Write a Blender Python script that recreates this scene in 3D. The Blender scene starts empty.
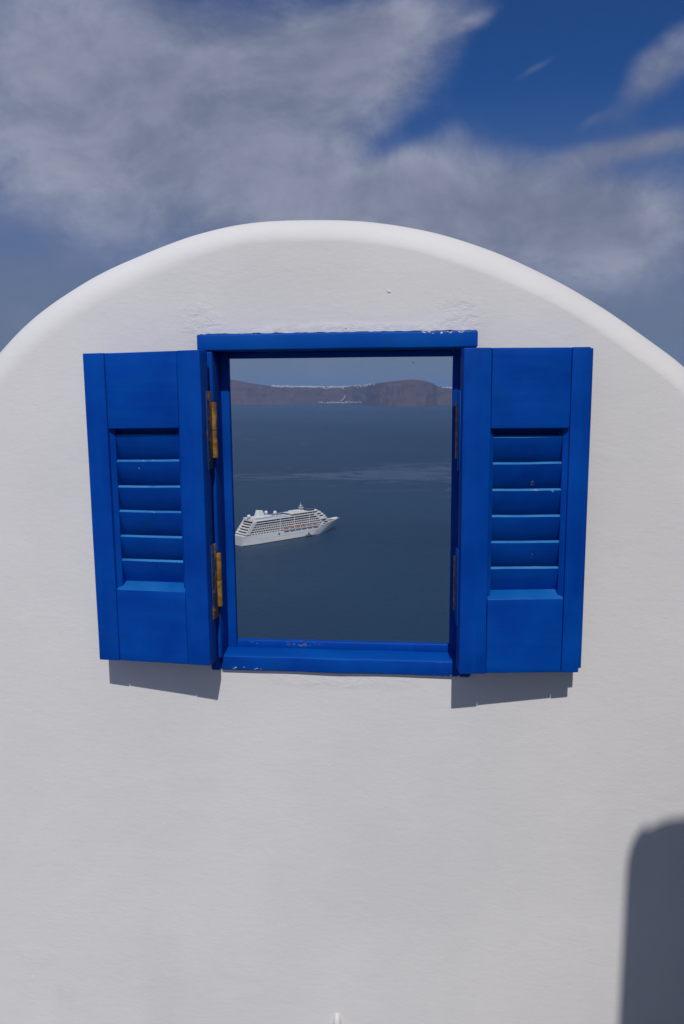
import bpy, bmesh, math, random
from mathutils import Vector, Matrix, noise
R = math.radians
random.seed(7)
sc = bpy.context.scene
col = sc.collection

# ------------------------------------------------------------------ helpers
def link(o, parent=None):
    col.objects.link(o)
    if parent is not None: o.parent = parent
    return o
def obj(name, bm, mat, parent=None, smooth=None, loc=None):
    me = bpy.data.meshes.new(name)
    bm.normal_update(); bm.to_mesh(me); bm.free()
    mats = mat if isinstance(mat, (list, tuple)) else [mat]
    for m in mats: me.materials.append(m)
    if smooth is not None:
        for p in me.polygons: p.use_smooth = True
        if smooth < 180: me.set_sharp_from_angle(angle=R(smooth))
    o = link(bpy.data.objects.new(name, me), parent)
    if loc is not None: o.location = loc
    return o
def empty(name, loc=(0, 0, 0), rz=0.):
    o = link(bpy.data.objects.new(name, None)); o.location = loc; o.rotation_euler.z = rz
    o.empty_display_size = .1
    return o
def tag(o, label=None, cat=None, group=None, kind=None):
    if label: o['label'] = label
    if cat: o['category'] = cat
    if group: o['group'] = group
    if kind: o['kind'] = kind
    return o
def box(bm, x0, x1, y0, y1, z0, z1, bev=0., mi=0, seg=2):
    b = bmesh.new()
    v = [b.verts.new(p) for p in ((x0,y0,z0),(x1,y0,z0),(x1,y1,z0),(x0,y1,z0),(x0,y0,z1),(x1,y0,z1),(x1,y1,z1),(x0,y1,z1))]
    for f in ((3,2,1,0),(4,5,6,7),(0,1,5,4),(1,2,6,5),(2,3,7,6),(3,0,4,7)): b.faces.new([v[i] for i in f])
    bmesh.ops.recalc_face_normals(b, faces=b.faces)
    if bev: bmesh.ops.bevel(b, geom=b.edges[:], offset=bev, segments=seg, profile=.5, affect='EDGES')
    merge(bm, b, mi)
def prism(bm, pts, d0, d1, axis='x', bev=0., mi=0):
    """closed polygon pts (2d) swept along an axis"""
    b = bmesh.new()
    def P(p, d): return {'x': (d, p[0], p[1]), 'y': (p[0], d, p[1]), 'z': (p[0], p[1], d)}[axis]
    A = [b.verts.new(P(p, d0)) for p in pts]; B = [b.verts.new(P(p, d1)) for p in pts]
    n = len(pts)
    b.faces.new(A); b.faces.new(B[::-1])
    for i in range(n): b.faces.new((A[i], B[i], B[(i+1) % n], A[(i+1) % n]))
    bmesh.ops.recalc_face_normals(b, faces=b.faces)
    if bev: bmesh.ops.bevel(b, geom=b.edges[:], offset=bev, segments=2, profile=.5, affect='EDGES')
    merge(bm, b, mi)
def cyl(bm, p0, p1, r0, r1=None, n=16, mi=0, bev=0.):
    r1 = r0 if r1 is None else r1
    p0, p1 = Vector(p0), Vector(p1); d = p1 - p0
    b = bmesh.new()
    bmesh.ops.create_cone(b, cap_ends=True, segments=n, radius1=r0, radius2=r1, depth=d.length)
    M = Matrix.Translation((p0 + p1) / 2) @ d.to_track_quat('Z', 'Y').to_matrix().to_4x4()
    bmesh.ops.transform(b, matrix=M, verts=b.verts)
    merge(bm, b, mi)
def ball(bm, c, r, s=(1, 1, 1), mi=0, sub=3):
    b = bmesh.new()
    bmesh.ops.create_icosphere(b, subdivisions=sub, radius=r)
    bmesh.ops.scale(b, vec=s, verts=b.verts); bmesh.ops.translate(b, vec=c, verts=b.verts)
    merge(bm, b, mi)
def merge(bm, b, mi=0):
    for f in b.faces: f.material_index = mi
    me = bpy.data.meshes.new('tmp'); b.to_mesh(me); b.free()
    bm.from_mesh(me); bpy.data.meshes.remove(me)

# ------------------------------------------------------------------ node helpers
class NT:
    def __init__(s, tree): s.t = tree; s.n = tree.nodes; s.l = tree.links
    def new(s, typ, **kw):
        n = s.n.new(typ)
        for k, v in kw.items(): setattr(n, k, v)
        return n
    def set(s, sock, v):
        if isinstance(v, bpy.types.NodeSocket): s.l.new(v, sock)
        else: sock.default_value = v
    def m(s, op, a, b=0., c=0., clamp=False):
        n = s.new('ShaderNodeMath', operation=op, use_clamp=clamp)
        s.set(n.inputs[0], a); s.set(n.inputs[1], b); s.set(n.inputs[2], c)
        return n.outputs[0]
    def vm(s, op, a, b=(0, 0, 0)):
        n = s.new('ShaderNodeVectorMath', operation=op)
        s.set(n.inputs[0], a); s.set(n.inputs[1], b)
        return n.outputs[0]
    def xyz(s, v):
        n = s.new('ShaderNodeSeparateXYZ'); s.l.new(v, n.inputs[0]); return n.outputs
    def comb(s, x, y, z):
        n = s.new('ShaderNodeCombineXYZ')
        for i, v in enumerate((x, y, z)): s.set(n.inputs[i], v)
        return n.outputs[0]
    def noise(s, vec, scale, detail=3., rough=.5, dist=0., out='Fac'):
        n = s.new('ShaderNodeTexNoise')
        s.l.new(vec, n.inputs['Vector']); n.inputs['Scale'].default_value = scale
        n.inputs['Detail'].default_value = detail; n.inputs['Roughness'].default_value = rough
        n.inputs['Distortion'].default_value = dist
        return n.outputs[out]
    def smooth(s, x, a, b, lo=0., hi=1.):
        n = s.new('ShaderNodeMapRange', interpolation_type='SMOOTHSTEP')
        s.set(n.inputs[0], x); s.set(n.inputs[1], a); s.set(n.inputs[2], b); s.set(n.inputs[3], lo); s.set(n.inputs[4], hi)
        return n.outputs[0]
    def mix(s, fac, a, b, blend='MIX'):
        n = s.new('ShaderNodeMix', data_type='RGBA', blend_type=blend)
        s.set(n.inputs[0], fac)
        s.set(n.inputs[6], a if isinstance(a, bpy.types.NodeSocket) else (*a, 1)[:4])
        s.set(n.inputs[7], b if isinstance(b, bpy.types.NodeSocket) else (*b, 1)[:4])
        return n.outputs[2]
    def bump(s, h, strength=.3, dist=.01, normal=None):
        n = s.new('ShaderNodeBump')
        s.set(n.inputs['Strength'], strength); n.inputs['Distance'].default_value = dist
        s.l.new(h, n.inputs['Height'])
        if normal is not None: s.l.new(normal, n.inputs['Normal'])
        return n.outputs[0]
def mat(name):
    m = bpy.data.materials.new(name); m.use_nodes = True
    t = NT(m.node_tree); b = t.n['Principled BSDF']
    return m, t, b
def simple(name, c, rough=.6, spec=.3, var=.12, scale=3., metal=0.):
    m, t, b = mat(name)
    co = t.new('ShaderNodeTexCoord').outputs['Object']
    f = t.noise(co, scale, 4)
    b.inputs['Roughness'].default_value = rough; b.inputs['Specular IOR Level'].default_value = spec
    b.inputs['Metallic'].default_value = metal
    t.l.new(t.mix(f, tuple(x * (1 - var) for x in c), tuple(min(1, x * (1 + var)) for x in c)), b.inputs['Base Color'])
    return m

# ------------------------------------------------------------------ materials
def plaster_mat():
    m, t, b = mat('whitewashed_plaster')
    co = t.new('ShaderNodeTexCoord').outputs['Object']
    b.inputs['Roughness'].default_value = .85; b.inputs['Specular IOR Level'].default_value = .15
    big = t.noise(co, 2.2, 4, .55)
    c = t.mix(t.smooth(big, .3, .7), (.74, .735, .735), (.80, .79, .785))
    x, y, z = t.xyz(co)
    # thin grey smears low on the wall
    sm = t.noise(t.vm('MULTIPLY', co, (3., 3., 1.1)), 1.6, 5, .6)
    smf = t.m('MULTIPLY', t.smooth(sm, .52, .72), t.smooth(z, .9, .2))
    c = t.mix(t.m('MULTIPLY', smf, .35), c, (.66, .67, .69))
    # faint yellowing where the wood meets the plaster
    def near(px, pz, rx, rz):
        a = t.m('DIVIDE', t.m('SUBTRACT', x, px), rx); e = t.m('DIVIDE', t.m('SUBTRACT', z, pz), rz)
        r = t.m('SQRT', t.m('ADD', t.m('MULTIPLY', a, a), t.m('MULTIPLY', e, e)))
        return t.smooth(r, 1.1, .55)
    lip = t.m('MULTIPLY', near(-.16, 1.757, .30, .016), t.smooth(t.noise(co, 26, 3), .42, .62))
    lip2 = t.m('MULTIPLY', near(-.12, 1.098, .24, .012), t.smooth(t.noise(co, 30, 3), .40, .6))
    c = t.mix(t.m('MULTIPLY', t.m('MAXIMUM', lip, lip2), .3), c, (.70, .58, .45))
    t.l.new(c, b.inputs['Base Color'])
    # brush strokes (mostly horizontal), trowel unevenness, grit
    st = t.noise(t.vm('MULTIPLY', co, (40., 40., 105.)), 1., 5, .62, .6)
    st2 = t.noise(t.vm('MULTIPLY', co, (40., 40., 120.)), 1., 3, .6)
    tro = t.noise(co, 5.5, 4, .5, .6)
    grit = t.noise(co, 260., 2, .5)
    h = t.m('ADD', t.m('MULTIPLY', st, .24), t.m('MULTIPLY', st2, .20))
    h = t.m('ADD', h, t.m('MULTIPLY', tro, 1.2)); h = t.m('ADD', h, t.m('MULTIPLY', t.noise(t.vm('MULTIPLY', co, (1., 1., 1.25)), 19., 4, .55, .5), .5)); h = t.m('ADD', h, t.m('MULTIPLY', grit, .10))
    # thick repair patches at the lintel corners, flaked spots lower down
    pe = t.m('MULTIPLY', t.m('SUBTRACT', t.noise(co, 17, 5, .65), .5), .9)
    def patch(px, pz, rx, rz):
        a = t.m('DIVIDE', t.m('SUBTRACT', x, px), rx); e = t.m('DIVIDE', t.m('SUBTRACT', z, pz), rz)
        r = t.m('ADD', t.m('SQRT', t.m('ADD', t.m('MULTIPLY', a, a), t.m('MULTIPLY', e, e))), pe)
        return t.smooth(r, 1.15, .35)
    pt = t.m('MAXIMUM', patch(-.415, 1.775, .05, .05), patch(.068, 1.782, .055, .05))
    pt = t.m('MAXIMUM', pt, patch(-.16, 1.758, .27, .016))
    pt = t.m('MAXIMUM', pt, t.m('MULTIPLY', patch(-.16, 1.083, .2, .02), .7))
    rough = t.m('MULTIPLY', t.m('MULTIPLY', pt, t.smooth(t.noise(t.vm('MULTIPLY', co, (1., 1., 1.7)), 34, 6, .66, .6), .36, .64)), .55)
    h = t.m('ADD', h, t.m('ADD', t.m('MULTIPLY', pt, .35), rough))
    fl = t.m('MAXIMUM', patch(-.83, .43, .05, .028), patch(-.77, .36, .035, .03))
    h = t.m('ADD', h, t.m('MULTIPLY', t.m('MULTIPLY', fl, t.noise(t.vm('MULTIPLY', co, (40., 40., 70.)), 1., 4, .7)), .6))
    t.l.new(t.bump(h, .55, .0022), b.inputs['Normal'])
    return m
PLASTER = plaster_mat()

def paint_mat(name, vertical=True, worn=.0, seed=0., chips=(), tone=0):
    """old glossy blue paint on wood, in the coordinates of its own piece"""
    m, t, b = mat(name)
    co0 = t.new('ShaderNodeTexCoord').outputs['Object']
    co = t.vm('ADD', co0, (seed, seed * 1.7, seed * .6))
    grain = t.noise(t.vm('MULTIPLY', co, (60., 60., 5.) if vertical else (5., 60., 60.)), 1., 4, .6, .3)
    blot = t.noise(co, 7., 4, .55)
    c = t.mix(t.smooth(blot, .3, .7), *(((.0002, .046, .335), (.0003, .073, .435)), ((.0005, .066, .39), (.0015, .088, .43)), ((.004, .105, .40), (.016, .15, .45)), ((.012, .15, .46), (.050, .25, .52)))[tone])  # lighter tones: the lintel's own blue, and painted sunlight for up-facing edges
    c = t.mix(t.m('MULTIPLY', t.smooth(grain, .45, .8), .35), c, (.001, .095, .42))
    # greenish undercoat showing through and a few bare spots
    un = t.smooth(t.noise(co, 13., 6, .7), .58, .74)
    c = t.mix(t.m('MULTIPLY', un, .55), c, (.003, .070, .235))
    sp = t.smooth(t.noise(t.vm('MULTIPLY', co, (34., 60., 34.)), 1., 4, .7), .735 - worn, .775 - worn)
    c = t.mix(sp, c, (.34, .36, .33))
    x, y, z = t.xyz(co0)
    for (px, pz, rx, rz, cc, th) in chips:
        a = t.m('DIVIDE', t.m('SUBTRACT', x, px), rx); e = t.m('DIVIDE', t.m('SUBTRACT', z, pz), rz)
        r = t.m('SQRT', t.m('ADD', t.m('MULTIPLY', a, a), t.m('MULTIPLY', e, e)))
        f = t.m('MULTIPLY', t.smooth(r, 1.1, .7), t.smooth(t.noise(t.vm('MULTIPLY', co0, (110., 150., 220.)), 1., 4, .65), th, th + .05))
        c = t.mix(f, c, cc)
    t.l.new(c, b.inputs['Base Color'])
    b.inputs['Specular IOR Level'].default_value = .09
    t.l.new(t.smooth(blot, .2, .8, .40, .58), b.inputs['Roughness'])
    h = t.m('ADD', t.m('MULTIPLY', grain, .6), t.m('MULTIPLY', t.noise(co, 30., 3), .5))
    t.l.new(t.bump(h, .5, .0014), b.inputs['Normal'])
    return m
PAINT_SLAT_LIT = paint_mat('sunlit_slat_edge_blue', False, .075, 8.3, (), 3)  # sunlight on the slat edges painted in as lighter blue, plus worn specks
PAINT_LEDGE_LIT = paint_mat('sunlit_ledge_blue', False, .02, 6.3, (), 2)  # paler blue paints the sun's brightness onto the sloped rail top
PAINT_TOP_LIT = paint_mat('sunlit_sill_top_blue', False, .0, 9.1, (), 1)  # sill top: stronger sunlight put into the colour
WHITE_CHIP = (.68, .68, .66); OCHRE_CHIP = (.17, .19, .16)
PAINT_V = paint_mat('blue_gloss_paint_upright', True)
PAINT_H = paint_mat('blue_gloss_paint_level', False, 0., 3.1)
PAINT_SLAT = paint_mat('blue_gloss_paint_slats', False, .045, 5.3)
PAINT_LINTEL = paint_mat('blue_paint_lintel', False, .01, 1.3, [(.035, 1.7525, .045, .0045, WHITE_CHIP, .52), (-.30, 1.754, .05, .002, WHITE_CHIP, .60)], 1)
PAINT_SILL = paint_mat('blue_paint_sill', False, .01, 2.2, [(-.350, 1.1035, .040, .003, WHITE_CHIP, .55), (.015, 1.1275, .05, .0016, WHITE_CHIP, .60), (0.03, 1.0995, .08, .002, WHITE_CHIP, .56)])
PAINT_STOP = paint_mat('blue_paint_inner_frame', True, .0, 4.2, [(-.24, 1.143, .04, .006, OCHRE_CHIP, .54), (-.335, 1.143, .02, .004, OCHRE_CHIP, .60)])

def brass(name, blue):
    m, t, b = mat(name)
    co = t.new('ShaderNodeTexCoord').outputs['Object']
    f = t.noise(co, 70., 4, .6)
    c = t.mix(t.smooth(f, .35, .7), (.20, .10, .025), (.38, .22, .06))
    bl = t.smooth(t.noise(t.vm('MULTIPLY', t.vm('ADD', co, (3, 1, 2)), (1.6, 1.6, .8)), 26., 4, .6), blue, blue + .08)
    c = t.mix(t.m('MULTIPLY', bl, .9), c, (.004, .045, .17))
    t.l.new(c, b.inputs['Base Color']); b.inputs['Roughness'].default_value = .55
    b.inputs['Metallic'].default_value = .1; b.inputs['Specular IOR Level'].default_value = .2
    t.l.new(t.bump(f, .3, .0006), b.inputs['Normal'])
    return m
BRASS = brass('tarnished_brass', .60); BRASS_PAINTED = brass('paint_smeared_brass', .44)

# ------------------------------------------------------------------ the wall
WALL = tag(empty('plaster_wall', (-.2, .08, 0)), 'whitewashed round topped plaster wall with a blue shuttered window opening to the sea', 'wall')
WORLD_IN_WALL = Matrix.Translation((.2, -.08, 0))
CX, CZ, RAD, TH = -.2, 1.035, .927, .165
HAND = [(0,0),(30,.020),(43,.0185),(50,.004),(55,.0008),(60,-.003),(66,-.0008),(71,.002),(80,.0025),(90,.004),(95,.0085),(98,.0125),(104,.0152),(111,.017),(118,.022),(126,.0285),(134.6,.024),(150,.012),(180,0)]
def bulge(deg):
    """how far the hand-built arch strays from a true circle"""
    def f(d):
        d = min(180, max(0, d))
        for a, b in zip(HAND, HAND[1:]):
            if a[0] <= d <= b[0]: return a[1] + (b[1] - a[1]) * (d - a[0]) / (b[0] - a[0])
    return sum(f(deg + k * .8) for k in range(-4, 5)) / 9
def outline(n=220):
    """silhouette of the arch, from the ground on one side over the top to the other"""
    P = []
    for i in range(24): P.append((CX - RAD - .05 * (1 - i / 24) ** 2, CZ * i / 24, 'l', i / 24))
    for i in range(n + 1):
        a = math.pi - math.pi * i / n
        w = 1 + .0016 * noise.noise(Vector((a * 3.1, 2.2, 0))) + .0009 * noise.noise(Vector((a * 9., 5.2, 0)))
        w += bulge(math.degrees(a)) / RAD
        P.append((CX + RAD * math.cos(a) * w, CZ + RAD * math.sin(a) * w, 'a', a))
    for i in range(23, -1, -1): P.append((CX + RAD + .05 * (1 - i / 24) ** 2, CZ * i / 24, 'r', i / 24))
    return P
def inset(p, d):
    x, z, k, a = p
    if k == 'l': return (x + d, z)
    if k == 'r': return (x - d, z)
    return (x - d * math.cos(a), z - d * math.sin(a))
def round_r(p):
    """radius of the worn edge: softer on one shoulder"""
    x = p[0]
    return .050 + .022 * min(1, max(0, (-.25 - x) / .5)) + .006 * noise.noise(Vector((x * 4, p[1] * 4, 3)))
def wall_body():
    bm = bmesh.new(); P = outline(); N = 10; rings = []
    back_r = .05
    def ring(fn): rings.append([bm.verts.new(fn(p)) for p in P])
    for k in range(N + 1):                       # front edge, from the flat face outwards
        th = math.pi / 2 * k / N
        def fn(p, th=th):
            r = round_r(p); f = min(1, max(0, (.05 - p[0]) / .55)); e = 2 / (1.56 + .46 * f)
            x, z = inset(p, r * (1 - math.sin(th) ** e))
            return (x, min(r, .065) * 1.22 * (1 - max(0, math.cos(th)) ** e), z)
        ring(fn)
    for k in range(1, N + 1):
        th = math.pi / 2 * k / N
        def fn(p, th=th):
            x, z = inset(p, back_r * (1 - math.cos(th)))
            return (x, TH - back_r + back_r * math.sin(th), z)
        ring(fn)
    for a, b in zip(rings, rings[1:]):
        for i in range(len(P) - 1): bm.faces.new((a[i], a[i+1], b[i+1], b[i]))
    # opening: edges broken by hand-laid plaster
    def hole(y, g):
        pts = []
        x0, x1, z0, z1 = -.4195 - g, .0955 + g, 1.0978 - g, 1.7560 + g
        def jit(s, sd): return .0016 * noise.noise(Vector((s * 26., sd, 1.))) + .0012 * noise.noise(Vector((s * 80., sd, 4.)))
        n = 64
        for i in range(n): s = i / n; pts.append((x0 + (x1 - x0) * s, y, z0 + (jit(s, 1) if 0 < i else 0)))
        for i in range(n): s = i / n; pts.append((x1 + (jit(s, 2) if i else 0), y, z0 + (z1 - z0) * s))
        for i in range(n): s = i / n; pts.append((x1 + (x0 - x1) * s, y, z1 + (jit(s, 3) if i else 0)))
        for i in range(n): s = i / n; pts.append((x0 + (jit(s, 4) if i else 0), y, z1 + (z0 - z1) * s))
        return [bm.verts.new(p) for p in pts]
    hf, hm, hb = hole(0, 0), hole(.06, -.0005), hole(TH, .035)
    n = len(hf)
    for a, b in ((hf, hm), (hm, hb)):
        for i in range(n): bm.faces.new((a[i], b[i], b[(i+1) % n], a[(i+1) % n]))
    def fill(ringv, holev):
        E = []
        def e(a, b):
            x = bm.edges.get((a, b)) or bm.edges.new((a, b)); E.append(x)
        for a, b in zip(ringv, ringv[1:]): e(a, b)
        e(ringv[-1], ringv[0])
        for i in range(n): e(holev[i], holev[(i+1) % n])
        bmesh.ops.triangle_fill(bm, use_beauty=True, use_dissolve=False, edges=E)
    fill(rings[0], hf); fill(rings[-1], hb)
    bmesh.ops.recalc_face_normals(bm, faces=bm.faces)
    # drips and pebbles caught in the render coat
    ball(bm, (-.1718, -.002, .318), .011, (.8, .9, 2.1)); ball(bm, (-.1655, -.001, .300), .010, (1., .8, 1.5))
    ball(bm, (-.0635, .0002, 1.8265), .0024, (1.2, .8, 1.)); ball(bm, (-.0655, .0002, 1.8285), .0019, (1.2, .7, .8))
    for i in range(22):
        px = random.uniform(-1.05, .6); pz = random.uniform(.2, 1.0) if i % 3 else random.uniform(1.1, 1.85)
        if math.hypot(px - CX, max(0, pz - CZ)) > .8 or (-.7 < px < .36 and 1.1 < pz < 1.76): continue
        r = random.uniform(.0006, .0013)
        ball(bm, (px, 0, pz), r, (random.uniform(1, 2.), .7, random.uniform(.7, 1.3)), sub=2)
    bmesh.ops.transform(bm, matrix=Matrix.Translation((0, 0, 0)), verts=bm.verts)
    o = obj('wall_body', bm, PLASTER, WALL, smooth=40)
    o.matrix_parent_inverse = WORLD_IN_WALL
    return o
wall_body()

def wobble(bm, amp, sc_=9., seed=0.):
    for v in bm.verts:
        v.co += Vector((noise.noise(v.co * sc_ + Vector((seed, 0, 0))), noise.noise(v.co * sc_ + Vector((0, seed, 7))), noise.noise(v.co * sc_ + Vector((3, 1, seed))))) * amp
def longbox(bm, x0, x1, y0, y1, z0, z1, bev=.002, cuts=14, amp=.0007, seed=0.):
    """a hand-planed board: long box, cut along its length and slightly uneven"""
    b = bmesh.new(); box(b, x0, x1, y0, y1, z0, z1, bev, seg=3)
    L = (x1 - x0, y1 - y0, z1 - z0); ax = L.index(max(L)); lo = (x0, y0, z0)[ax]
    for i in range(1, cuts):
        co = Vector((0, 0, 0)); co[ax] = lo + L[ax] * i / cuts
        no = Vector((0, 0, 0)); no[ax] = 1
        bmesh.ops.bisect_plane(b, geom=b.verts[:] + b.edges[:] + b.faces[:], plane_co=co, plane_no=no)
    wobble(b, amp, 9., seed); merge(bm, b)

# the window: frame of two jambs and an inner rebate, lintel board, sill
bm = bmesh.new()
longbox(bm, -.4150, -.3910, -.025, .034, 1.129, 1.7225, .003, seed=1)
longbox(bm, .0715, .0930, -.025, .034, 1.129, 1.7225, .003, seed=2)
longbox(bm, -.4150, -.3750, .0347, .049, 1.129, 1.7225, .0025, seed=3)
longbox(bm, .0552, .0930, .0347, .049, 1.129, 1.7225, .0025, seed=4)
longbox(bm, -.3752, .0554, .0355, .048, 1.7110, 1.7225, .002, seed=5)
longbox(bm, -.3752, .0554, .0350, .048, 1.129, 1.1492, .0035, seed=6)
longbox(bm, -.4150, -.3983, -.0125, .034, 1.0990, 1.1285, .002, 3, seed=11); longbox(bm, .0740, .0930, -.0125, .034, 1.0990, 1.1285, .002, 3, seed=12)
window = obj('window_frame', bm, PAINT_STOP, WALL, smooth=35); window.matrix_parent_inverse = WORLD_IN_WALL
bm = bmesh.new(); longbox(bm, -.4195, .0965, -.0275, .078, 1.7230, 1.7535, .0035, 26, .0009, seed=8)
obj('lintel', bm, PAINT_LINTEL, window, smooth=35)
bm = bmesh.new(); longbox(bm, -.3975, .0730, -.0085, .0345, 1.0982, 1.1290, .0035, 24, .0009, seed=9)
for v in bm.verts:
    if v.co.z > 1.118 and v.co.y > 0: v.co.z += .0052 * v.co.y / .0345
bm.normal_update()
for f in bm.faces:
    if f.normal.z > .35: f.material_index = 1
obj('sill', bm, [PAINT_SILL, PAINT_TOP_LIT], window, smooth=35)

# the shutters: two stiles; rails, slats and hinges below them
Z0, Z1 = 1.1340, 1.7224
def shutter(loc, ang, s, w, hinge_stile, outer_stile, lip, top_z, bot_z, slat_z, seed, bare):
    T = .037
    def X(u0, u1): return (min(s * u0, s * u1), max(s * u0, s * u1))
    bm = bmesh.new(); H = Z1 - Z0
    a, b = X(0, hinge_stile); longbox(bm, a, b, 0, T, 0, H, .0018, 12, .0005, seed)
    a, b = X(w - outer_stile, w); longbox(bm, a, b, 0, T, 0, H, .0018, 12, .0005, seed + 1)
    if lip:                                    # rebated meeting edge
        a, b = X(w - .002, w + lip); longbox(bm, a, b, .013, T - .002, .0035, H - .0015, .0012, 10, .0003, seed + 2)
    # chamfered beads that line the louvre opening
    i0, i1 = hinge_stile, w - outer_stile
    for u, sg in ((i0, 1), (i1, -1)):
        prism(bm, [(s * (u - sg * .004), .0045), (s * (u + sg * .0082), .0135), (s * (u + sg * .0082), T - .004), (s * (u - sg * .004), T - .004)], bot_z - Z0, top_z - Z0, 'z')
    root = obj('shutter', bm, PAINT_V, WALL, smooth=35)
    root.matrix_parent_inverse = WORLD_IN_WALL
    root.location = loc; root.rotation_euler.z = ang
    for n, (za, zb) in enumerate(((top_z - Z0, H - .0004), (.0004, bot_z - Z0))):
        bm = bmesh.new(); a, b = X(i0 + .0009, i1 - .0009)
        longbox(bm, a, b, .0012, T - .001, za, zb, .0016, 10, .0004, seed + 3 + n)
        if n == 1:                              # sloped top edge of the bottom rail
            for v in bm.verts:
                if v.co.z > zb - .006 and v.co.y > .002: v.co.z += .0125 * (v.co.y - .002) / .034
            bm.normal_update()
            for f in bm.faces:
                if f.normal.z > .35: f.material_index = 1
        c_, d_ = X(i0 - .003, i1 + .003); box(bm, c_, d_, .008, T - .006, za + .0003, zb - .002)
        obj('rail', bm, [PAINT_H, PAINT_LEDGE_LIT], root, smooth=35)
    bm = bmesh.new(); a, b = X(i0 + .0035, i1 - .0035)
    for k, zf in enumerate(slat_z):             # front edge high, running down to the back
        z = zf - Z0; t = .0095; d = .0225; dz = .047
        c = bmesh.new()
        f0 = .0145
        pr = [(f0, z - .0018), (f0 + .0040, z + .0018), (f0 + .0048 + d * .82, z - dz + .002), (f0 + d * .82 - .001, z - dz - .003)]
        prism(c, pr, a, b, 'x', .0007)
        for i in range(1, 8):
            bmesh.ops.bisect_plane(c, geom=c.verts[:] + c.edges[:] + c.faces[:], plane_co=(a + (b - a) * i / 8, 0, 0), plane_no=(1, 0, 0))
        tilt = random.uniform(-.006, .006)
        for v in c.verts: v.co.z += tilt * (v.co.x - (a + b) / 2)
        wobble(c, .0006, 14., seed + k); c.normal_update()
        merge(bm, c)
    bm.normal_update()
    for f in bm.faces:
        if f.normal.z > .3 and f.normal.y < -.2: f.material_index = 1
    obj('louvre_slats', bm, [PAINT_SLAT, PAINT_SLAT_LIT], root, smooth=35)
    # hinges: barrel with two knuckles, one leaf on the shutter's edge, one on the frame
    for zc in (1.5775 - Z0, 1.2905 - Z0):
        bm = bmesh.new(); bx, by = (.0035, .0505) if s < 0 else (.0030, .0625)
        cyl(bm, (bx, by, zc - .0515), (bx, by, zc - .0008), .0060, n=20); cyl(bm, (bx, by, zc + .0008), (bx, by, zc + .0515), .0060, n=20)
        a, b = X(-.0022, .0002); box(bm, a, b, .022, .046, zc - .072, zc + .072, .0006, 2 if s < 0 else 1)
        if s < 0:
          for dz in (-.055, -.018, .020, .056): cyl(bm, (-s * .0018, .027, zc + dz), (-s * .0032, .027, zc + dz), .0032, n=12, mi=2)
        obj('hinge', bm, [BRASS, PAINT_V, BRASS_PAINTED], root, smooth=40)
    return root
left = shutter((-.3981, -.0852, Z0), math.atan2(-.0255, .2284), -1, .2298, .0445, .0425, 0., 1.5835, 1.2770,
               [1.6175, 1.5705, 1.5231, 1.4742, 1.4267, 1.3787, 1.3322], 11., False)
right = shutter((.0694, -.0852, Z0 - .0022), math.atan2(.0255, .2164), 1, .2205, .0490, .0315, .0088, 1.5825, 1.2745,
                [1.6155, 1.5680, 1.5204, 1.4726, 1.4249, 1.3774, 1.3294], 21., True)

for o in [left] + list(left.children):          # this shutter has sagged a little at its free end
    for v in o.data.vertices: v.co.z -= .0115 * abs(v.co.x)
# ------------------------------------------------------------------ unseen walls, added to cast the corner shadow and block sky light
bm = bmesh.new()
shape = [(.4075, -2.2), (.4075, .700), (.4085, .730), (.4125, .756), (.4185, .776), (.4265, .792), (.4345, .8005), (.450, .8015), (.462, .811), (.480, .820), (.511, .826), (.62, .829), (.70, .835), (.74, .95), (.76, 3.4), (3.2, 3.4), (3.2, -2.2)]  # left outline fits the shadow; tall right part added to block sky light
BLOCKER_DARK = simple('light_blocker_dark', (.10, .085, .075), .9, .1, .3, 6.)  # chosen dark so the added walls bounce little light into the shadow
prism(bm, [(x - .4075, z + 1.952 - .147 * (x - .4075) * (x < .6)) for x, z in shape], -.12, 0, 'y', .004)
house = obj('shadow_wall', bm, BLOCKER_DARK, None, smooth=40, loc=(.601, -1.6, 0))
house.rotation_euler.z = R(6.9)
tag(house, 'tall dark wall with a rounded shoulder added unseen behind the viewpoint to cast a shadow and block sky light', 'wall')
bm = bmesh.new(); cyl(bm, (.033, -.02, 2.74), (.031, -.02, 2.774), .007, .002, 10)
obj('spike', bm, simple('rusty_iron', (.12, .07, .05), .7), house, smooth=40)

bm = bmesh.new(); prism(bm, [(-1.5, 0), (-.02, 0), (-.02, 3.0), (-.85, 4.4), (-.95, 1.95), (-1.5, 1.95)], .68, .82, 'x', .01)  # added out of view to keep sky light off the shadowed corner
tag(obj('sky_blocker_wall', bm, BLOCKER_DARK, None, smooth=40), 'unseen dark wall added beside the white wall to block sky light from its shadowed corner', 'wall')

# ------------------------------------------------------------------ ground, cliff, sea
def terrace_mat():
    m, t, b = mat('terrace_paving')
    co = t.new('ShaderNodeTexCoord').outputs['Object']
    v = t.new('ShaderNodeTexVoronoi', feature='DISTANCE_TO_EDGE'); v.inputs['Scale'].default_value = 2.6
    t.l.new(co, v.inputs['Vector'])
    f = t.smooth(v.outputs['Distance'], .02, .05)
    st = t.mix(t.noise(co, 4, 5), (.11, .10, .09), (.17, .155, .14))
    t.l.new(t.mix(f, (.26, .25, .24), st), b.inputs['Base Color']); b.inputs['Roughness'].default_value = .85
    t.l.new(t.bump(f, .4, .01), b.inputs['Normal'])
    return m
bm = bmesh.new(); box(bm, -7, 7, -9, .75, -.6, 0, .03)
tag(obj('terrace', bm, terrace_mat(), None, smooth=40), kind='structure')

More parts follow.
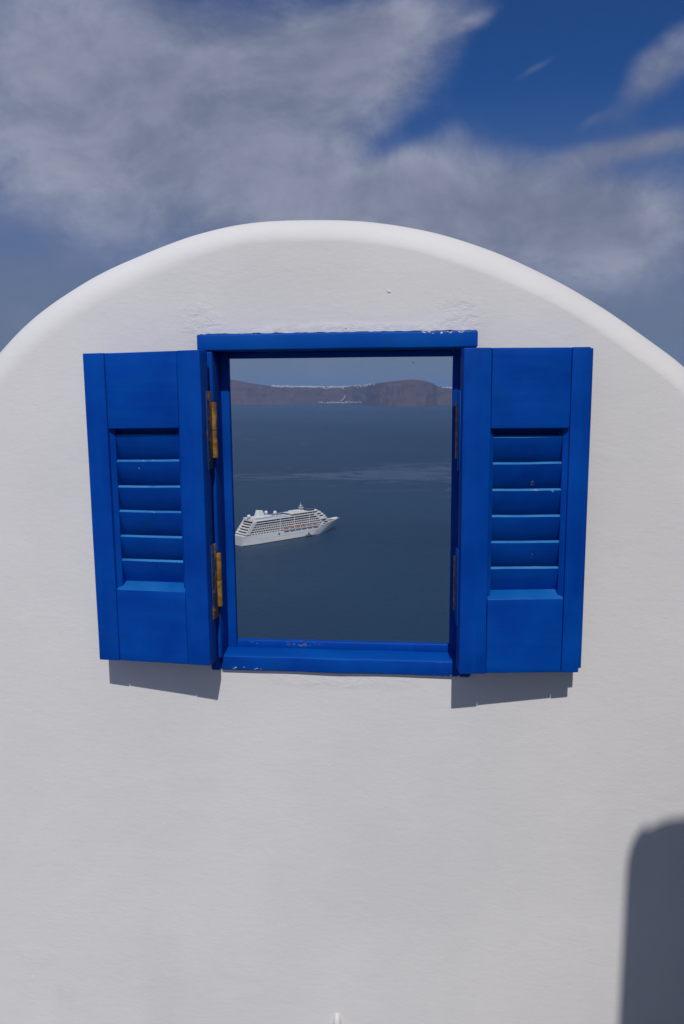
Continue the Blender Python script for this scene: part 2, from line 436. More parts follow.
SEA = -214.35
def rock_mat(name, ca, cb, cc, s, band):
    m, t, b = mat(name)
    co = t.new('ShaderNodeTexCoord').outputs['Object']
    x, y, z = t.xyz(co)
    n1 = t.noise(co, s, 6, .6); n2 = t.noise(t.vm('MULTIPLY', co, (.25, .25, 2.2)), s * 2.2, 5, .6)
    c = t.mix(t.smooth(n1, .35, .65), ca, cb)
    c = t.mix(t.m('MULTIPLY', t.smooth(n2, .45, .65), .7), c, cc)
    if band: c = t.mix(t.m('MULTIPLY', t.smooth(t.noise(t.vm('MULTIPLY', co, (1., 1., 1.3)), s * 9, 4, .7), .5, .7), .5), c, (.05, .045, .05))
    t.l.new(c, b.inputs['Base Color']); b.inputs['Roughness'].default_value = .95; b.inputs['Specular IOR Level'].default_value = .1
    t.l.new(t.bump(t.noise(co, s * 7, 6, .65), .8, .25 / s), b.inputs['Normal'])
    return m
bm = bmesh.new(); NU, NV = 90, 26; g = []
for i in range(NU + 1):
    row = []
    x = -700 + 1400 * i / NU
    for j in range(NV + 1):
        f = j / NV
        y = .4 + f * 140; z = -.35 - f * 218
        am = 9 * min(1, f * 4)
        n = noise.fractal(Vector((x * .018, f * 3, 1)), 1., 2., 5)
        edge = max(0, abs(x) - 7.) * .012
        row.append(bm.verts.new((x, y + am * n - min(14, edge), z - min(30., max(0, abs(x) - 7.) * .10) * (1 - f))))
    g.append(row)
for i in range(NU):
    for j in range(NV): bm.faces.new((g[i][j], g[i+1][j], g[i+1][j+1], g[i][j+1]))
bmesh.ops.recalc_face_normals(bm, faces=bm.faces)
tag(obj('cliff', bm, rock_mat('cliff_rock', (.11, .08, .07), (.17, .13, .11), (.20, .12, .10), .03, True), None, smooth=180), kind='structure')

def sea_mat():
    m, t, b = mat('sea_water')
    co = t.new('ShaderNodeTexCoord').outputs['Object']
    b.inputs['IOR'].default_value = 1.333
    # long slicks where the breeze does not ruffle the surface
    wv = t.vm('ADD', co, t.vm('MULTIPLY', t.noise(t.vm('MULTIPLY', co, (.0009, .0009, 1.)), 1., 4, .6, 0, 'Color'), (700., 700., 0.)))
    sl = t.noise(t.vm('MULTIPLY', wv, (.00040, .00085, 1.)), 1., 5, .58)
    sx, sy, sz = t.xyz(wv)
    def calm(px, py, rx, ry, wt):
        a = t.m('DIVIDE', t.m('SUBTRACT', sx, px), rx); e = t.m('DIVIDE', t.m('SUBTRACT', sy, py), ry)
        return t.m('MULTIPLY', t.m('EXPONENT', t.m('MULTIPLY', t.m('ADD', t.m('MULTIPLY', a, a), t.m('MULTIPLY', e, e)), -1.)), wt)
    reg = t.m('ADD', calm(445., 2420., 300., 400., .70), t.m('ADD', calm(60., 2330., 420., 120., .40), calm(-260., 3750., 420., 420., .24)))
    reg = t.m('ADD', reg, calm(1500., 2600., 900., 500., .5))
    fine = t.noise(t.vm('MULTIPLY', co, (.0062, .0105, 1.)), 1., 6, .64, 1.4)
    slick = t.smooth(t.m('ADD', t.m('ADD', reg, t.m('MULTIPLY', t.m('SUBTRACT', sl, .5), .9)), t.m('MULTIPLY', t.m('SUBTRACT', fine, .5), 2.4)), .36, .88)
    patch = t.smooth(t.noise(t.vm('MULTIPLY', co, (.00055, .0011, 1.)), 1., 4, .6), .35, .65)
    t.l.new(t.mix(patch, (.009, .036, .078), (.016, .051, .100)), b.inputs['Base Color'])
    t.l.new(t.m('ADD', t.m('MULTIPLY', slick, -.22), .46), b.inputs['Roughness'])
    rip = t.noise(t.vm('MULTIPLY', co, (.055, .16, 1.)), 1., 5, .62, .4)
    sw = t.noise(t.vm('MULTIPLY', co, (.012, .03, 1.)), 1., 3, .55)
    h = t.m('ADD', t.m('ADD', t.m('MULTIPLY', rip, 1.5), t.m('MULTIPLY', sw, 1.8)), t.m('MULTIPLY', t.noise(t.vm('MULTIPLY', co, (.10, .34, 1.)), 1., 4, .6), .35))
    t.l.new(t.bump(h, t.m('ADD', t.m('MULTIPLY', slick, -.55), .9), 2.0), b.inputs['Normal'])
    return m
bm = bmesh.new()
rs = [0, 400, 1500, 5000, 15000, 60000]; prev = None
for r in rs:
    cur = [bm.verts.new((r * math.cos(2 * math.pi * k / 96), r * math.sin(2 * math.pi * k / 96), SEA)) for k in range(96)] if r else [bm.verts.new((0, 0, SEA))]
    if prev:
        for k in range(96):
            k2 = (k + 1) % 96
            if len(prev) == 1: bm.faces.new((prev[0], cur[k], cur[k2]))
            else: bm.faces.new((prev[k], cur[k], cur[k2], prev[k2]))
    prev = cur
tag(obj('sea', bm, sea_mat(), None, smooth=180), kind='structure')

# ------------------------------------------------------------------ the island across the water
TAB = [(-60,16500,-150),(-48,15500,-40),(-38,14200,90),(-30,13200,150),(-22,12700,215),(-17,12400,215),(-13.64,12148,176),(-13.01,12073,150),(-11.95,12118,104),(-10.89,12252,72),(-9.83,12306,65),(-8.76,12366,60),
       (-7.34,12395,52),(-5.91,12344,46),(-5.06,12180,60),(-4.13,11541,70),(-3.63,10930,78),(-3.06,10501,91),(-2.00,10197,113),(-0.79,10137,132),(0.13,10271,111),
       (0.69,10489,78),(0.98,10931,41),(1.96,11019,19),(4,11100,30),(9,11500,80),(15,12300,120),(22,13200,60),(30,14500,10),(40,15500,-60),(55,17000,-180)]
CAM = Vector((0, -1.5, 1.65))
def tab(az):
    for a, b in zip(TAB, TAB[1:]):
        if a[0] <= az <= b[0]:
            f = (az - a[0]) / (b[0] - a[0]); return a[1] + (b[1] - a[1]) * f, a[2] + (b[2] - a[2]) * f
    return TAB[-1][1:]
def isl(az, f):
    """point of the island: f = 0 shore, 1 rim, beyond 1 the slope that falls away behind"""
    ds, zr = tab(az); d = ds + 650 * f if f <= 1 else ds + 650 + (f - 1) * 1800
    a = R(az); hgt = zr - SEA
    rough = noise.fractal(Vector((az * 1.7, f * 2.0, 4)), 1., 2.1, 6)
    if f <= 1:
        p = (.06 * f / .05 if f < .05 else .06 + .94 * ((f - .05) / .95) ** .82)
        z = SEA - 3 + hgt * p + rough * .15 * hgt * math.sin(math.pi * min(1, f)) + 3 * f
        d += 90 * noise.fractal(Vector((az * 2.2, f * 4, 9)), 1., 2., 5) * math.sin(math.pi * f) ** .5 if 0 < f < 1 else 0
        z += 3.5 * noise.fractal(Vector((az * 6, 0, 2)), 1., 2., 4) * f
    else:
        z = SEA - 3 + hgt * (1 - .9 * (f - 1)) + 3 + 3.5 * noise.fractal(Vector((az * 6, 0, 2)), 1., 2., 4) * (2 - f)
    return Vector((CAM.x + d * math.sin(a), CAM.y + d * math.cos(a), z))
AZS = []
a = -60.
while a < 55: AZS.append(a); a += .055 if -15 < a < 4 else .5
FS = [0, .03, .05, .1, .16, .22, .28, .34, .4, .46, .52, .58, .64, .7, .76, .82, .88, .94, 1., 1.1, 1.3, 1.6, 2.]
bm = bmesh.new()
G = [[bm.verts.new(isl(a, f)) for f in FS] for a in AZS]
for i in range(len(AZS) - 1):
    for j in range(len(FS) - 1): bm.faces.new((G[i][j], G[i+1][j], G[i+1][j+1], G[i][j+1]))
bmesh.ops.recalc_face_normals(bm, faces=bm.faces)
tag(obj('hills', bm, rock_mat('volcanic_cliffs', (.085, .052, .048), (.130, .075, .064), (.175, .082, .066), .0045, True), None, smooth=180), kind='structure')

# zigzag path from the harbour up to the village
bm = bmesh.new()
way = [(-6.42, .97), (-6.33, .88), (-6.20, .74), (-5.98, .62), (-5.62, .50), (-5.52, .42), (-5.66, .32), (-5.74, .24), (-5.93, .10)]
pp = []
for (a0, f0), (a1, f1) in zip(way, way[1:]):
    for k in range(6): pp.append((a0 + (a1 - a0) * k / 6, f0 + (f1 - f0) * k / 6))
L_, R_ = [], []
for k, (a, f) in enumerate(pp):
    c = isl(a, f) + Vector((0, -10, 7)); w = 6.
    L_.append(bm.verts.new(c + Vector((-w, 0, 2)))); R_.append(bm.verts.new(c + Vector((w, -6, -5))))
for k in range(len(pp) - 1): bm.faces.new((L_[k], L_[k+1], R_[k+1], R_[k]))
tag(obj('path', bm, simple('pale_path', (.42, .38, .35), .9, .1, .1, .05), None), kind='structure')

# white houses: one mesh for the kind, many copies of the thing
LIME = simple('limewash', (.66, .64, .61), .9, .1, .05, .3)
def house_mesh(w, d, h, dome):
    bm = bmesh.new()
    box(bm, -w/2, w/2, -d/2, d/2, -8, h, .3); box(bm, -w/2 + .1, w*.1, -d/2 + 1, d/2 - .3, h - .2, h + 2.6, .25)
    for k in range(3): box(bm, -w*.35 + k*w*.26, -w*.35 + k*w*.26 + 1.4, -d/2 - .05, -d/2 + .3, h*.35, h*.35 + 2., 0., 1)
    if dome: ball(bm, (w*.28, 0, h), w*.17, (1, 1, .8))
    me = bpy.data.meshes.new('village_house'); bm.to_mesh(me); bm.free()
    me.materials.append(LIME); me.materials.append(GLASSD); return me
GLASSD = simple('dark_glazing', (.02, .025, .03), .2, .5, .1)
HM = [house_mesh(15, 10, 6.5, False), house_mesh(19, 11, 7.5, False), house_mesh(12, 10, 9, True)]
def put_house(az, f, dz, lab, grp, s=1.):
    o = link(bpy.data.objects.new('village_house', random.choice(HM)))
    p = isl(az, f); o.location = p + Vector((0, 0, dz)); o.rotation_euler.z = -R(az) + random.uniform(-.35, .35)
    o.scale = (s * random.uniform(.85, 1.25), s, s * random.uniform(.85, 1.2))
    tag(o, lab, 'house', grp)
RIDGE = 'small white house in the village strung along the rim of the island across the water'
for k in range(230):
    u = random.random()
    az = -10.75 + u * 5.3 if k < 205 else -5.4 + u * 2.0
    fr = (1.0 - abs(random.gauss(0, .055))) if az > -7.2 else 1.0 - abs(random.gauss(0, .035))
    put_house(az, fr, 1., RIDGE, 'white houses along the island rim', random.uniform(.9, 1.25))
for k in range(16):
    put_house(1.12 + random.random() * 1.1, 1 - abs(random.gauss(0, .04)), 1., 'small white house on the low saddle just past the tall headland of the island', 'white houses on the saddle', 1.0)
for k in range(30):
    put_house(-7.45 + 3.15 * (k + random.random()) / 30, .055 + random.random() * .03, 0., 'small white building of the harbour at the foot of the island cliffs', 'white harbour buildings at the foot of the cliffs', random.uniform(.8, 1.1))

# ------------------------------------------------------------------ the cruise ship
HEAD = math.atan2(.7405, .6721)
SHIP = tag(empty('cruise_ship', (-258.2, 1079.46, SEA), HEAD), 'large white cruise ship with a pale funnel lying on the calm blue sea', 'ship')
SHIPW = simple('ship_white', (.72, .72, .71), .45, .4, .05, .05)
SHIPB = simple('ship_pale_blue', (.50, .54, .60), .5, .4, .06, .05)
DARK = simple('ship_dark_glass', (.022, .026, .032), .2, .5, .2, .2)
SHADE = simple('ship_balcony_wall', (.14, .14, .145), .7, .2, .4, .35)
TEAK = simple('teak_deck', (.30, .23, .17), .8, .1, .15, .3)
ORANGE = simple('lifeboat_orange', (.36, .14, .075), .5, .4, .1, .5)
LEN = 192.
NAVY = simple('dark_hull_paint', (.025, .03, .04), .5, .4)
def lerp(tb, x):
    for a, b in zip(tb, tb[1:]):
        if a[0] <= x <= b[0]: return a[1] + (b[1] - a[1]) * (x - a[0]) / (b[0] - a[0])
    return tb[-1][1]
WB = [(0, .74), (.04, .86), (.12, .97), (.25, 1), (.62, 1), (.75, .95), (.86, .72), (.95, .34), (1, .015)]     # beam at the water
DB = [(0, .90), (.04, .96), (.12, 1), (.25, 1), (.72, 1), (.82, .88), (.90, .65), (.96, .35), (1, .03)]       # beam at the deck
def deckz(t): return 14.2 + (0 if t < .70 else 4.6 * ((t - .70) / .30) ** 1.5)
def hull():
    bm = bmesh.new(); NS = 60; lv = [-.15, 0, .06, .2, .4, .6, .8, .92, 1.]
    rows = []
    for i in range(NS + 1):
        t = i / NS; half = []
        for v in lv:
            vv = max(0, v); e = vv ** 1.4
            xw, xd = 1.5 + t * (LEN - 27), t * LEN
            x = xw + (xd - xw) * vv ** .85
            wdt = 12.9 * (lerp(WB, t) * (1 - e) + lerp(DB, t) * e)
            half.append((x, wdt, deckz(t) * v))
        rows.append([bm.verts.new((x, -w, z)) for x, w, z in half] + [bm.verts.new((x, w, z)) for x, w, z in half[::-1]])
    n = len(rows[0])
    for a, b in zip(rows, rows[1:]):
        for k in range(n): 
            f = bm.faces.new((a[k], a[(k+1) % n], b[(k+1) % n], b[k]))
    bm.faces.new(rows[0]); bm.faces.new(rows[-1][::-1])
    bmesh.ops.recalc_face_normals(bm, faces=bm.faces)
    for f in bm.faces:
        if max(v.co.z for v in f.verts) < .9: f.material_index = 1
    # bulwark along the bow
    for sgn in (-1, 1):
        for i in range(49, 59):
            t0, t1 = i / NS, (i + 1) / NS
            x0, x1 = t0 * LEN, t1 * LEN; w0, w1 = 12.9 * lerp(DB, t0) * sgn, 12.9 * lerp(DB, t1) * sgn; z0, z1 = deckz(t0), deckz(t1)
            bm.faces.new([bm.verts.new(p) for p in ((x0, w0, z0), (x1, w1, z1), (x1, w1, z1 + 1.3), (x0, w0, z0 + 1.3))])
            bm.faces.new([bm.verts.new(p) for p in ((x0, w0*.97, z0), (x0, w0*.97, z0 + 1.3), (x1, w1*.97, z1 + 1.3), (x1, w1*.97, z1))])
            bm.faces.new([bm.verts.new(p) for p in ((x0, w0, z0 + 1.3), (x1, w1, z1 + 1.3), (x1, w1*.97, z1 + 1.3), (x0, w0*.97, z0 + 1.3))])
    o = obj('hull', bm, [SHIPW, NAVY], SHIP, smooth=35)
    bm = bmesh.new()                                                    # shell door, anchor pocket, mooring deck openings
    for x, w, z0, z1 in ((62, 3.2, 9.2, 11.6), (118, 3., 2.6, 5.2)):
        box(bm, x, x + w, -12.93, -12.2, z0, z1)
    for k in range(26): box(bm, 30 + k * 4.2, 30.9 + k * 4.2, -12.925, -12.3, 6.8, 7.5)
    obj('porthole_row', bm, DARK, o)
    bm = bmesh.new(); box(bm, 168, 180, -4.5, 4.5, 14.6, 17.6, .3)
    for y in (-2.5, 2.5): cyl(bm, (174, y, 17.6), (174, y, 19), .8, .7, 12)
    obj('foredeck_gear', bm, TEAK, o)
hull()
LV = 6; LH = 3.35; ZB = 12.6
def plan(aft, fwd, hb, rnd, aftrnd=0., n=8):
    """deck outline with a rounded front"""
    P = [(aft + aftrnd, -hb), (fwd - rnd, -hb)]
    for k in range(1, n): a = -math.pi/2 + math.pi * k / n; P.append((fwd - rnd + rnd * math.cos(a), hb * math.sin(a)))
    P += [(fwd - rnd, hb), (aft + aftrnd, hb)]
    for k in range(1, 4): P.append((aft + aftrnd * abs(k - 2) / 2 * .9, hb * (1 - k / 2)))
    return P
for k in range(LV):
    z = ZB + k * LH; aft = 5.5 + k * 2.7; fwd = (162, 165, 163, 160, 156, 151)[k]
    hb = 12.75
    bm = bmesh.new()
    prism(bm, plan(aft + 3, fwd - 1.2, hb - (1.9 if k else 2.6), 14), z, z + LH + .02, 'z', mi=0)
    if k in (1, 2, 3):                                                   # cabin balconies: partitions between the berths
        for x in range(int(aft + 12), int(fwd - 24), 4):
            for sgn in (-1, 1):
                y0, y1 = sorted((sgn * (hb - 2.0), sgn * (hb - .15))); box(bm, x, x + .35, y0, y1, z + .9, z + LH - .02, 0., 1)
    elif k == 0:
        for x in range(int(aft + 10), 66, 5):
            y0, y1 = -hb + .1, -hb + 2.0; box(bm, x, x + 1.6, y0, y1, z + .2, z + LH - .02, 0., 1)
    # full-height white shell at the corners and around the front
    box(bm, fwd - 20, fwd - 15, -hb + .06, hb - .06, z + .5, z + LH - .05, 0., 1)
    obj('deck_house', bm, [DARK if k >= 4 or k == 0 else SHADE, SHIPW], SHIP)
    bm = bmesh.new()
    prism(bm, plan(aft, fwd, hb, 14.5, 1.), z + LH - .2, z + LH + .85, 'z', .08)
    if k >= 1:                                                          # slanting wing wall that closes the stern terraces
        for sgn in (-1, 1):
            y0, y1 = sorted((sgn * (hb - .7), sgn * (hb + .12)))
            prism(bm, [(aft - 3.2, z - .3), (aft + 3.4, z - .3), (aft + 6.2, z + LH + .6), (aft - .5, z + LH + .6)], y0, y1, 'y')
    obj('deck_edge', bm, SHIPW, SHIP)
    bm = bmesh.new()
    for y in range(-9, 10, 6): box(bm, aft + 2.5, aft + 3.1, y - 2.2, y + 2.2, z + .9, z + LH - .5)
    obj('stern_window', bm, DARK, SHIP)
ZT = ZB + LV * LH + 1.05
bm = bmesh.new()
prism(bm, plan(24, 60, 8.6, 2), ZT - .6, ZT + 2.9, 'z', .1, 1); prism(bm, plan(26, 58, 9.0, 2), ZT + 2.9, ZT + 3.6, 'z', .1, 0)
prism(bm, plan(60, 84, 10.5, 2), ZT - .6, ZT + .5, 'z', .1, 1)
box(bm, 66, 78, -3.5, 3.5, ZT + .4, ZT + .8, .1, 1)
obj('pool_house', bm, [SHIPW, SHIPB], SHIP)
bm = bmesh.new()
prism(bm, plan(17, 26, 10, 2), ZT - .6, ZT + 3.4, 'z', .2)
obj('stern_house', bm, SHIPW, SHIP)
bm = bmesh.new()
b = bmesh.new()
pr = [(31.5, ZT + 3), (46, ZT + 3), (42.5, ZT + 12.2), (34.5, ZT + 13.2)]
prism(b, pr, -4.6, 4.6, 'y', .9)
for v in b.verts: v.co.y *= 1 - .3 * (v.co.z - ZT - 3) / 10
merge(bm, b)
fn = obj('funnel', bm, SHIPW, SHIP, smooth=40)
bm = bmesh.new(); 
for x in (36.5, 39.5):
    for y in (-1.4, 1.4): cyl(bm, (x, y, ZT + 12), (x - .8, y, ZT + 14.4), .6, n=10)
obj('exhaust_pipe', bm, simple('soot', (.08, .08, .085), .7), fn)
for (x, y, zz, r) in ((16.5, -5, 6.2, 2.7), (54, 5, 7.0, 2.5), (63.5, -4, 6.6, 2.7)):
    bm = bmesh.new(); ball(bm, (x, y, ZT + zz + .4), r); cyl(bm, (x, y, ZT), (x, y, ZT + zz - 1.5), .9, .7, 10)
    obj('radar_dome', bm, SHIPW, SHIP, smooth=60)
bm = bmesh.new()
prism(bm, plan(92, 142, 10.2, 8), ZT - .6, ZT + 2.2, 'z', .1, 1); prism(bm, plan(90, 144, 10.9, 8.6), ZT + 2.2, ZT + 3.2, 'z', .1, 0)
prism(bm, plan(97, 118, 7.4, 3), ZT + 3.2, ZT + 5.2, 'z', .2, 0)
prism(bm, plan(124, 137, 7.6, 3), ZT + 3.2, ZT + 5.0, 'z', .2, 1)
for x in range(94, 140, 5): box(bm, x, x + .5, -10.4, 10.4, ZT - .5, ZT + 2.2, 0., 0)
obj('observation_lounge', bm, [SHIPW, DARK], SHIP)
bm = bmesh.new()
cyl(bm, (118, 0, ZT + 4.5), (114.5, 0, ZT + 14), 1.0, .5, 10); cyl(bm, (112.5, 0, ZT + 4.5), (114.3, 0, ZT + 12), .6, .4, 10)
box(bm, 112, 118, -3.4, 3.4, ZT + 8.4, ZT + 8.9, .1); box(bm, 112.6, 116.6, -2.4, 2.4, ZT + 11, ZT + 11.4, .1)
cyl(bm, (114.5, 0, ZT + 13.5), (114, 0, ZT + 18), .22, .12, 8)
obj('radar_mast', bm, SHIPW, SHIP)
bm = bmesh.new()
for x in range(150, 158, 2): pass
box(bm, 143, 149, -15.2, 15.2, ZB + 3.2 * LH, ZB + 4 * LH + .2, .2)
obj('bridge_wing', bm, SHIPW, SHIP)
# railing that runs round the top deck and the thin posts of the shade structure beside the pool
bm = bmesh.new()
for x in range(66, 90, 6):
    for y in (-11.5, 11.5): cyl(bm, (x, y, ZT - .4), (x, y, ZT + 2.4), .18, n=6)
for y in (-11.5, 11.5): box(bm, 62, 92, y - .3, y + .3, ZT + 2.2, ZT + 2.6)
for x in (66, 92, 120): box(bm, x, x + .8, -12.95, -12.5, ZB + 1 * LH, ZT + .2)
obj('railing', bm, SHIPW, SHIP)

# lifeboats hung in davits along the promenade
ords = ['aftmost lifeboat', 'second lifeboat from aft', 'third lifeboat from aft', 'third lifeboat from the bow', 'second lifeboat from the bow', 'foremost lifeboat']
def lifeboat_parts(root):
    bm = bmesh.new()
    prism(bm, [(-4.6, 1.5), (4.9, 1.5), (4.2, .3), (3.2, 0), (-3.4, 0), (-4.4, .4)], -1.7, 1.7, 'y', .25)
    h = obj('hull', bm, SHIPW, root, smooth=40)
    bm = bmesh.new()
    prism(bm, [(-4.4, 1.5), (4.6, 1.5), (3.4, 2.9), (1.8, 3.3), (-2.2, 3.3), (-3.6, 2.9)], -1.6, 1.6, 'y', .45)
    c = obj('canopy', bm, ORANGE, root, smooth=40)
    bm = bmesh.new()
    for x in (-3, 3): cyl(bm, (x, 1.0, 4.5), (x, -.1, 4.2), .2, n=8); cyl(bm, (x, 0, 4.2), (x, 0, 3.0), .1, n=6)
    d = obj('davit', bm, SHIPW, root)
    return [h, c, d]
proto = None
SM = Matrix.Translation((-258.2, 1079.46, SEA)) @ Matrix.Rotation(HEAD, 4, 'Z')
for i, x in enumerate((76, 87, 98, 109, 120, 131)):
    loc = SM @ Vector((x, -13.4, ZB + 1.7))
    if proto is None:
        proto = empty('lifeboat', loc, HEAD); kids = lifeboat_parts(proto); o = proto
    else:
        o = proto.copy(); link(o); o.location = loc
        for c in kids:
            d = c.copy(); link(d); d.parent = o
    tag(o, 'orange topped ' + ords[i] + " on the white cruise ship's side", 'lifeboat', "orange lifeboats along the cruise ship's side")

# tender lying alongside
TP = SM @ Vector((117.5, -16.3, 0))
tender = tag(empty('tender_boat', TP, HEAD), "small dark tender boat lying in the water against the cruise ship's side", 'boat')
bm = bmesh.new()
prism(bm, [(-6.5, -2.0), (-6.5, 2.0), (3, 2.1), (5.5, 1.4), (7.5, 0), (5.5, -1.4), (3, -2.1)], -.5, 1.7, 'z', .2)
obj('hull', bm, NAVY, tender, smooth=40)
bm = bmesh.new(); prism(bm, [(-5.5, 1.6), (3.6, 1.6), (2.4, 3.4), (-5.5, 3.4)], -1.6, 1.6, 'y', .15)
cab = obj('cabin', bm, simple('tender_cabin', (.16, .16, .17), .6), tender, smooth=40)
bm = bmesh.new()
for x in (-4.8, -2.8, -.8, 1.0): box(bm, x, x + 1.3, -1.66, 1.66, 2.2, 3.0)
obj('window', bm, DARK, cab)

# a bird over the water
bird = bpy.data.objects
bm = bmesh.new()
ball(bm, (0, 0, 0), .035, (2.2, .8, .8)); ball(bm, (.085, 0, .012), .022, (1.2, .9, .9))
for s in (-1, 1):
    v = [bm.verts.new(p) for p in ((.03, s*.02, .01), (.04, s*.10, .045), (-.03, s*.20, .02), (-.03, s*.09, .035), (-.035, s*.02, .006))]
    v2 = [bm.verts.new(x.co - Vector((0, 0, .006))) for x in v]
    bm.faces.new(v); bm.faces.new(v2[::-1])
    for i in range(5): bm.faces.new((v[i], v2[i], v2[(i+1) % 5], v[(i+1) % 5]))
v = [bm.verts.new(p) for p in ((-.06, -.012, 0), (-.06, .012, 0), (-.14, .035, 0), (-.14, -.035, 0))]; bm.faces.new(v)
bmesh.ops.recalc_face_normals(bm, faces=bm.faces)
bo = obj('bird', bm, simple('dark_feathers', (.05, .05, .055), .8), None, smooth=50, loc=(-.787 * 1.0, 59.75, 3.64))
bo.rotation_euler = (R(20), R(10), R(65))
tag(bo, 'tiny dark bird flying in the sky above the far island', 'bird')

# ------------------------------------------------------------------ air
bm = bmesh.new(); box(bm, -62000, 62000, -62000, 62000, SEA - 1, 300)
hm = bpy.data.materials.new('air'); hm.use_nodes = True
t = NT(hm.node_tree); t.n.remove(t.n['Principled BSDF'])
vp = t.new('ShaderNodeVolumePrincipled'); vp.inputs['Density'].default_value = HAZE = 4.2e-5
vp.inputs['Color'].default_value = (.36, .58, .92, 1)
t.l.new(vp.outputs[0], t.n['Material Output'].inputs['Volume'])
tag(obj('haze', bm, hm), kind='stuff')

# ------------------------------------------------------------------ sun, sky, clouds
SD = Vector((-.121, 1., -1.22)).normalized()          # direction the light travels
sun = bpy.data.lights.new('sun', 'SUN'); sun.energy = 2.62; sun.angle = R(.53); sun.color = (1., .955, .90)
so = link(bpy.data.objects.new('sun', sun)); so.rotation_euler = SD.to_track_quat('-Z', 'Y').to_euler(); so.location = (0, -5, 12)

w = bpy.data.worlds.new('World'); sc.world = w; w.use_nodes = True
t = NT(w.node_tree); bg = t.n['Background']; bg.inputs['Strength'].default_value = .1
sky = t.new('ShaderNodeTexSky', sky_type='NISHITA'); sky.sun_disc = False
sky.sun_elevation = R(50.5); sky.sun_rotation = R(173.1); sky.altitude = 220; sky.air_density = 1.; sky.dust_density = .6; sky.ozone_density = 3.
d = t.new('ShaderNodeTexCoord').outputs['Generated']
dx, dy, dz = t.xyz(t.vm('NORMALIZE', d))
deg = 180 / math.pi
az = t.m('MULTIPLY', t.m('ARCTAN2', dx, dy), deg); el = t.m('MULTIPLY', t.m('ARCSINE', dz), deg)
den = t.m('ADD', t.m('MAXIMUM', dz, 0.), .72)
p = t.comb(t.m('DIVIDE', dx, den), t.m('DIVIDE', dy, den), 0.)
warp = t.vm('ADD', p, t.vm('MULTIPLY', t.vm('SUBTRACT', t.noise(p, 3.2, 3, .5, 0, 'Color'), (.5, .5, .5)), (.17, .17, 0.)))
n1 = t.noise(warp, 3.9, 8, .58); n2 = t.noise(t.vm('ADD', warp, (7., 3., 0.)), 9.5, 8, .62); n3 = t.noise(t.vm('MULTIPLY', t.vm('ADD', warp, t.comb(t.m('MULTIPLY', dz, .35), 0., 0.)), (1.2, 2.0, 1.)), 7.0, 8, .64)
# the banks of cloud over this stretch of sky: centre and radii in degrees, tilt, amount
BANKS = [(-19., 19.8, 17., 6.0, 0., 1.1), (-4.6, 22.4, 6.6, 1.5, 10., .80), (-4.6, 20.2, 5.8, 2.2, 12., .65), (-12., 13.0, 19., 4.2, -4., .75), (3.0, 12.2, 10.5, 2.7, -8., .95), (11., 10.6, 8., 3.0, -6., .65),
         (14.2, 18.7, 4.6, 1.6, 42., .92), (14.6, 15.0, 4.4, .8, 4., 1.0), (7.3, 19.9, 2.4, .45, 22., .85), (3.0, 22.6, 2.2, .5, 15., .45), (10.6, 16.6, 1.2, .4, 20., .35),
         (8.0, 19.4, 5.2, 2.6, -18., -.66), (-1.6, 16.4, 4.2, 1.0, 26., -.55), (9., 16.2, 5., .9, -10., -.25), (13.5, 22.8, 6., 2., 0., -.5), (-27.5, 7.2, 6., 2.4, 0., -.15), (-13., 25.0, 5., 1.0, 0., -.4), (-20., 10., 9., 3., 0., .10), (12., 9.0, 8., 2.6, 0., .42), (-10., 6., 30., 5., 0., .14)]
D = None
for a, e, ra, re, rot, wt in BANKS:
    c, s = math.cos(R(rot)), math.sin(R(rot))
    u = t.m('SUBTRACT', az, a); v = t.m('SUBTRACT', el, e)
    uu = t.m('DIVIDE', t.m('ADD', t.m('MULTIPLY', u, c), t.m('MULTIPLY', v, s)), ra)
    vv = t.m('DIVIDE', t.m('SUBTRACT', t.m('MULTIPLY', v, c), t.m('MULTIPLY', u, s)), re)
    q = t.m('MULTIPLY', t.m('EXPONENT', t.m('MULTIPLY', t.m('ADD', t.m('MULTIPLY', uu, uu), t.m('MULTIPLY', vv, vv)), -1.)), wt)
    D = q if D is None else t.m('ADD', D, q)
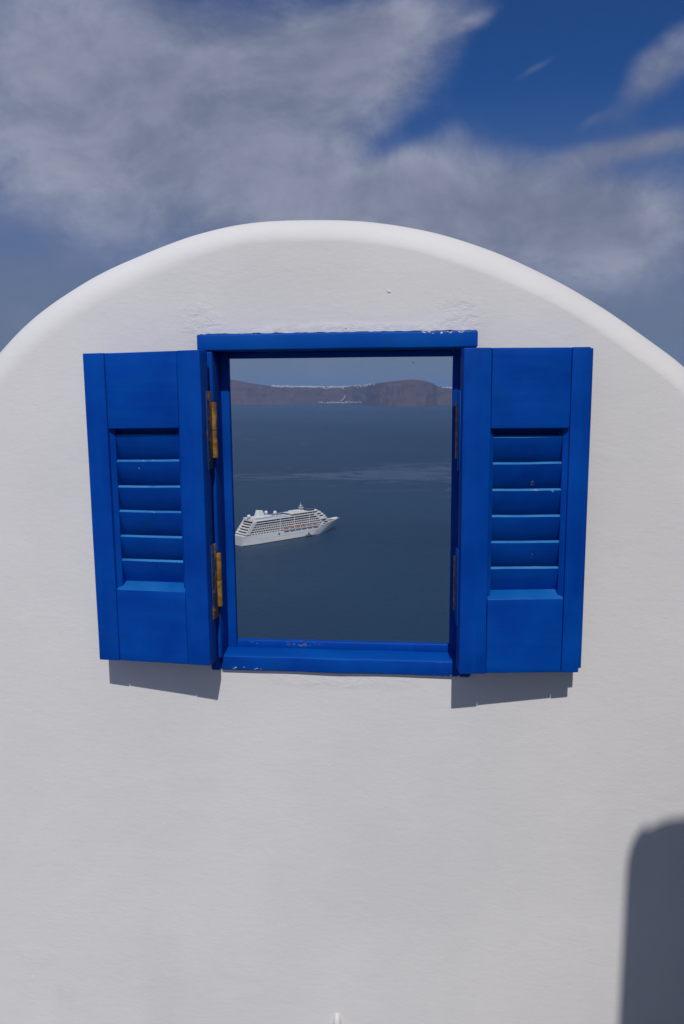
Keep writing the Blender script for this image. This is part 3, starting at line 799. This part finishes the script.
# elsewhere in the dome: broken cloud
far = t.smooth(t.m('ABSOLUTE', t.m('ADD', az, 6.)), 24., 50.)
far = t.m('MAXIMUM', far, t.smooth(el, 25., 38.))
D = t.m('ADD', D, t.m('MULTIPLY', far, .42))
D = t.m('ADD', D, t.m('MULTIPLY', t.m('SUBTRACT', n1, .5), .95))
D = t.m('ADD', D, t.m('MULTIPLY', t.m('SUBTRACT', n2, .5), .65))
D = t.m('ADD', D, t.m('MULTIPLY', t.m('SUBTRACT', n3, .5), .55))
alpha = t.m('MULTIPLY', t.smooth(D, .02, 1.08), .95)
n4 = t.noise(t.vm('ADD', t.vm('MULTIPLY', warp, (1., 1.5, 1.)), (2., 9., 0.)), 19., 7, .62)
lum = t.smooth(t.m('ADD', t.m('MULTIPLY', n1, .9), t.m('ADD', t.m('MULTIPLY', n2, .65), t.m('MULTIPLY', n4, .35))), .72, 1.22)
cl = t.mix(lum, (1.58, 1.84, 2.75), (3.25, 3.50, 4.55))
# thicker cores are greyer
cl = t.mix(t.m('MULTIPLY', t.smooth(D, .85, 1.7), .45), cl, (1.72, 1.94, 2.75))
sdot = t.new('ShaderNodeVectorMath', operation='DOT_PRODUCT'); t.l.new(d, sdot.inputs[0]); sdot.inputs[1].default_value = -SD
tint = t.mix(t.smooth(sdot.outputs['Value'], .05, .7), (.105, .275, .555), (.50, .60, .74))
blue = t.mix(1., sky.outputs[0], tint, 'MULTIPLY')
# low sky is milky
milk = t.m('MULTIPLY', t.smooth(el, 20., 4.), .80)
blue = t.mix(milk, blue, (1.55, 1.76, 2.45))
sunny = t.smooth(sdot.outputs['Value'], .0, .8, 1., 1.1)       # clouds near the sun shine more
cl = t.vm('MULTIPLY', cl, t.comb(sunny, sunny, sunny))
fin = t.mix(alpha, blue, cl)
t.l.new(fin, bg.inputs['Color'])

# ------------------------------------------------------------------ camera
p_, y_, r_ = R(8.73), R(5.83), R(.44)
fw = Vector((-math.sin(y_) * math.cos(p_), math.cos(y_) * math.cos(p_), -math.sin(p_)))
rt = Vector((math.cos(y_), math.sin(y_), 0)); up = rt.cross(fw)
rt2 = rt * math.cos(r_) - up * math.sin(r_); up2 = up * math.cos(r_) + rt * math.sin(r_)
cam = bpy.data.cameras.new('camera'); co = link(bpy.data.objects.new('camera', cam))
M = Matrix((rt2, up2, -fw)).transposed().to_4x4(); M.translation = CAM
co.matrix_world = M
cam.sensor_fit = 'VERTICAL'; cam.sensor_height = 36.; cam.sensor_width = 24.; cam.lens = 796 / 1024 * 36
cam.clip_start = .02; cam.clip_end = 150000
sc.camera = co
sc.render.resolution_x, sc.render.resolution_y = 684, 1024
sc.view_settings.view_transform = 'Standard'; sc.view_settings.look = 'None'
sc.view_settings.exposure = 0; sc.view_settings.gamma = 1
sc.cycles.max_bounces = 8; sc.cycles.volume_bounces = 1
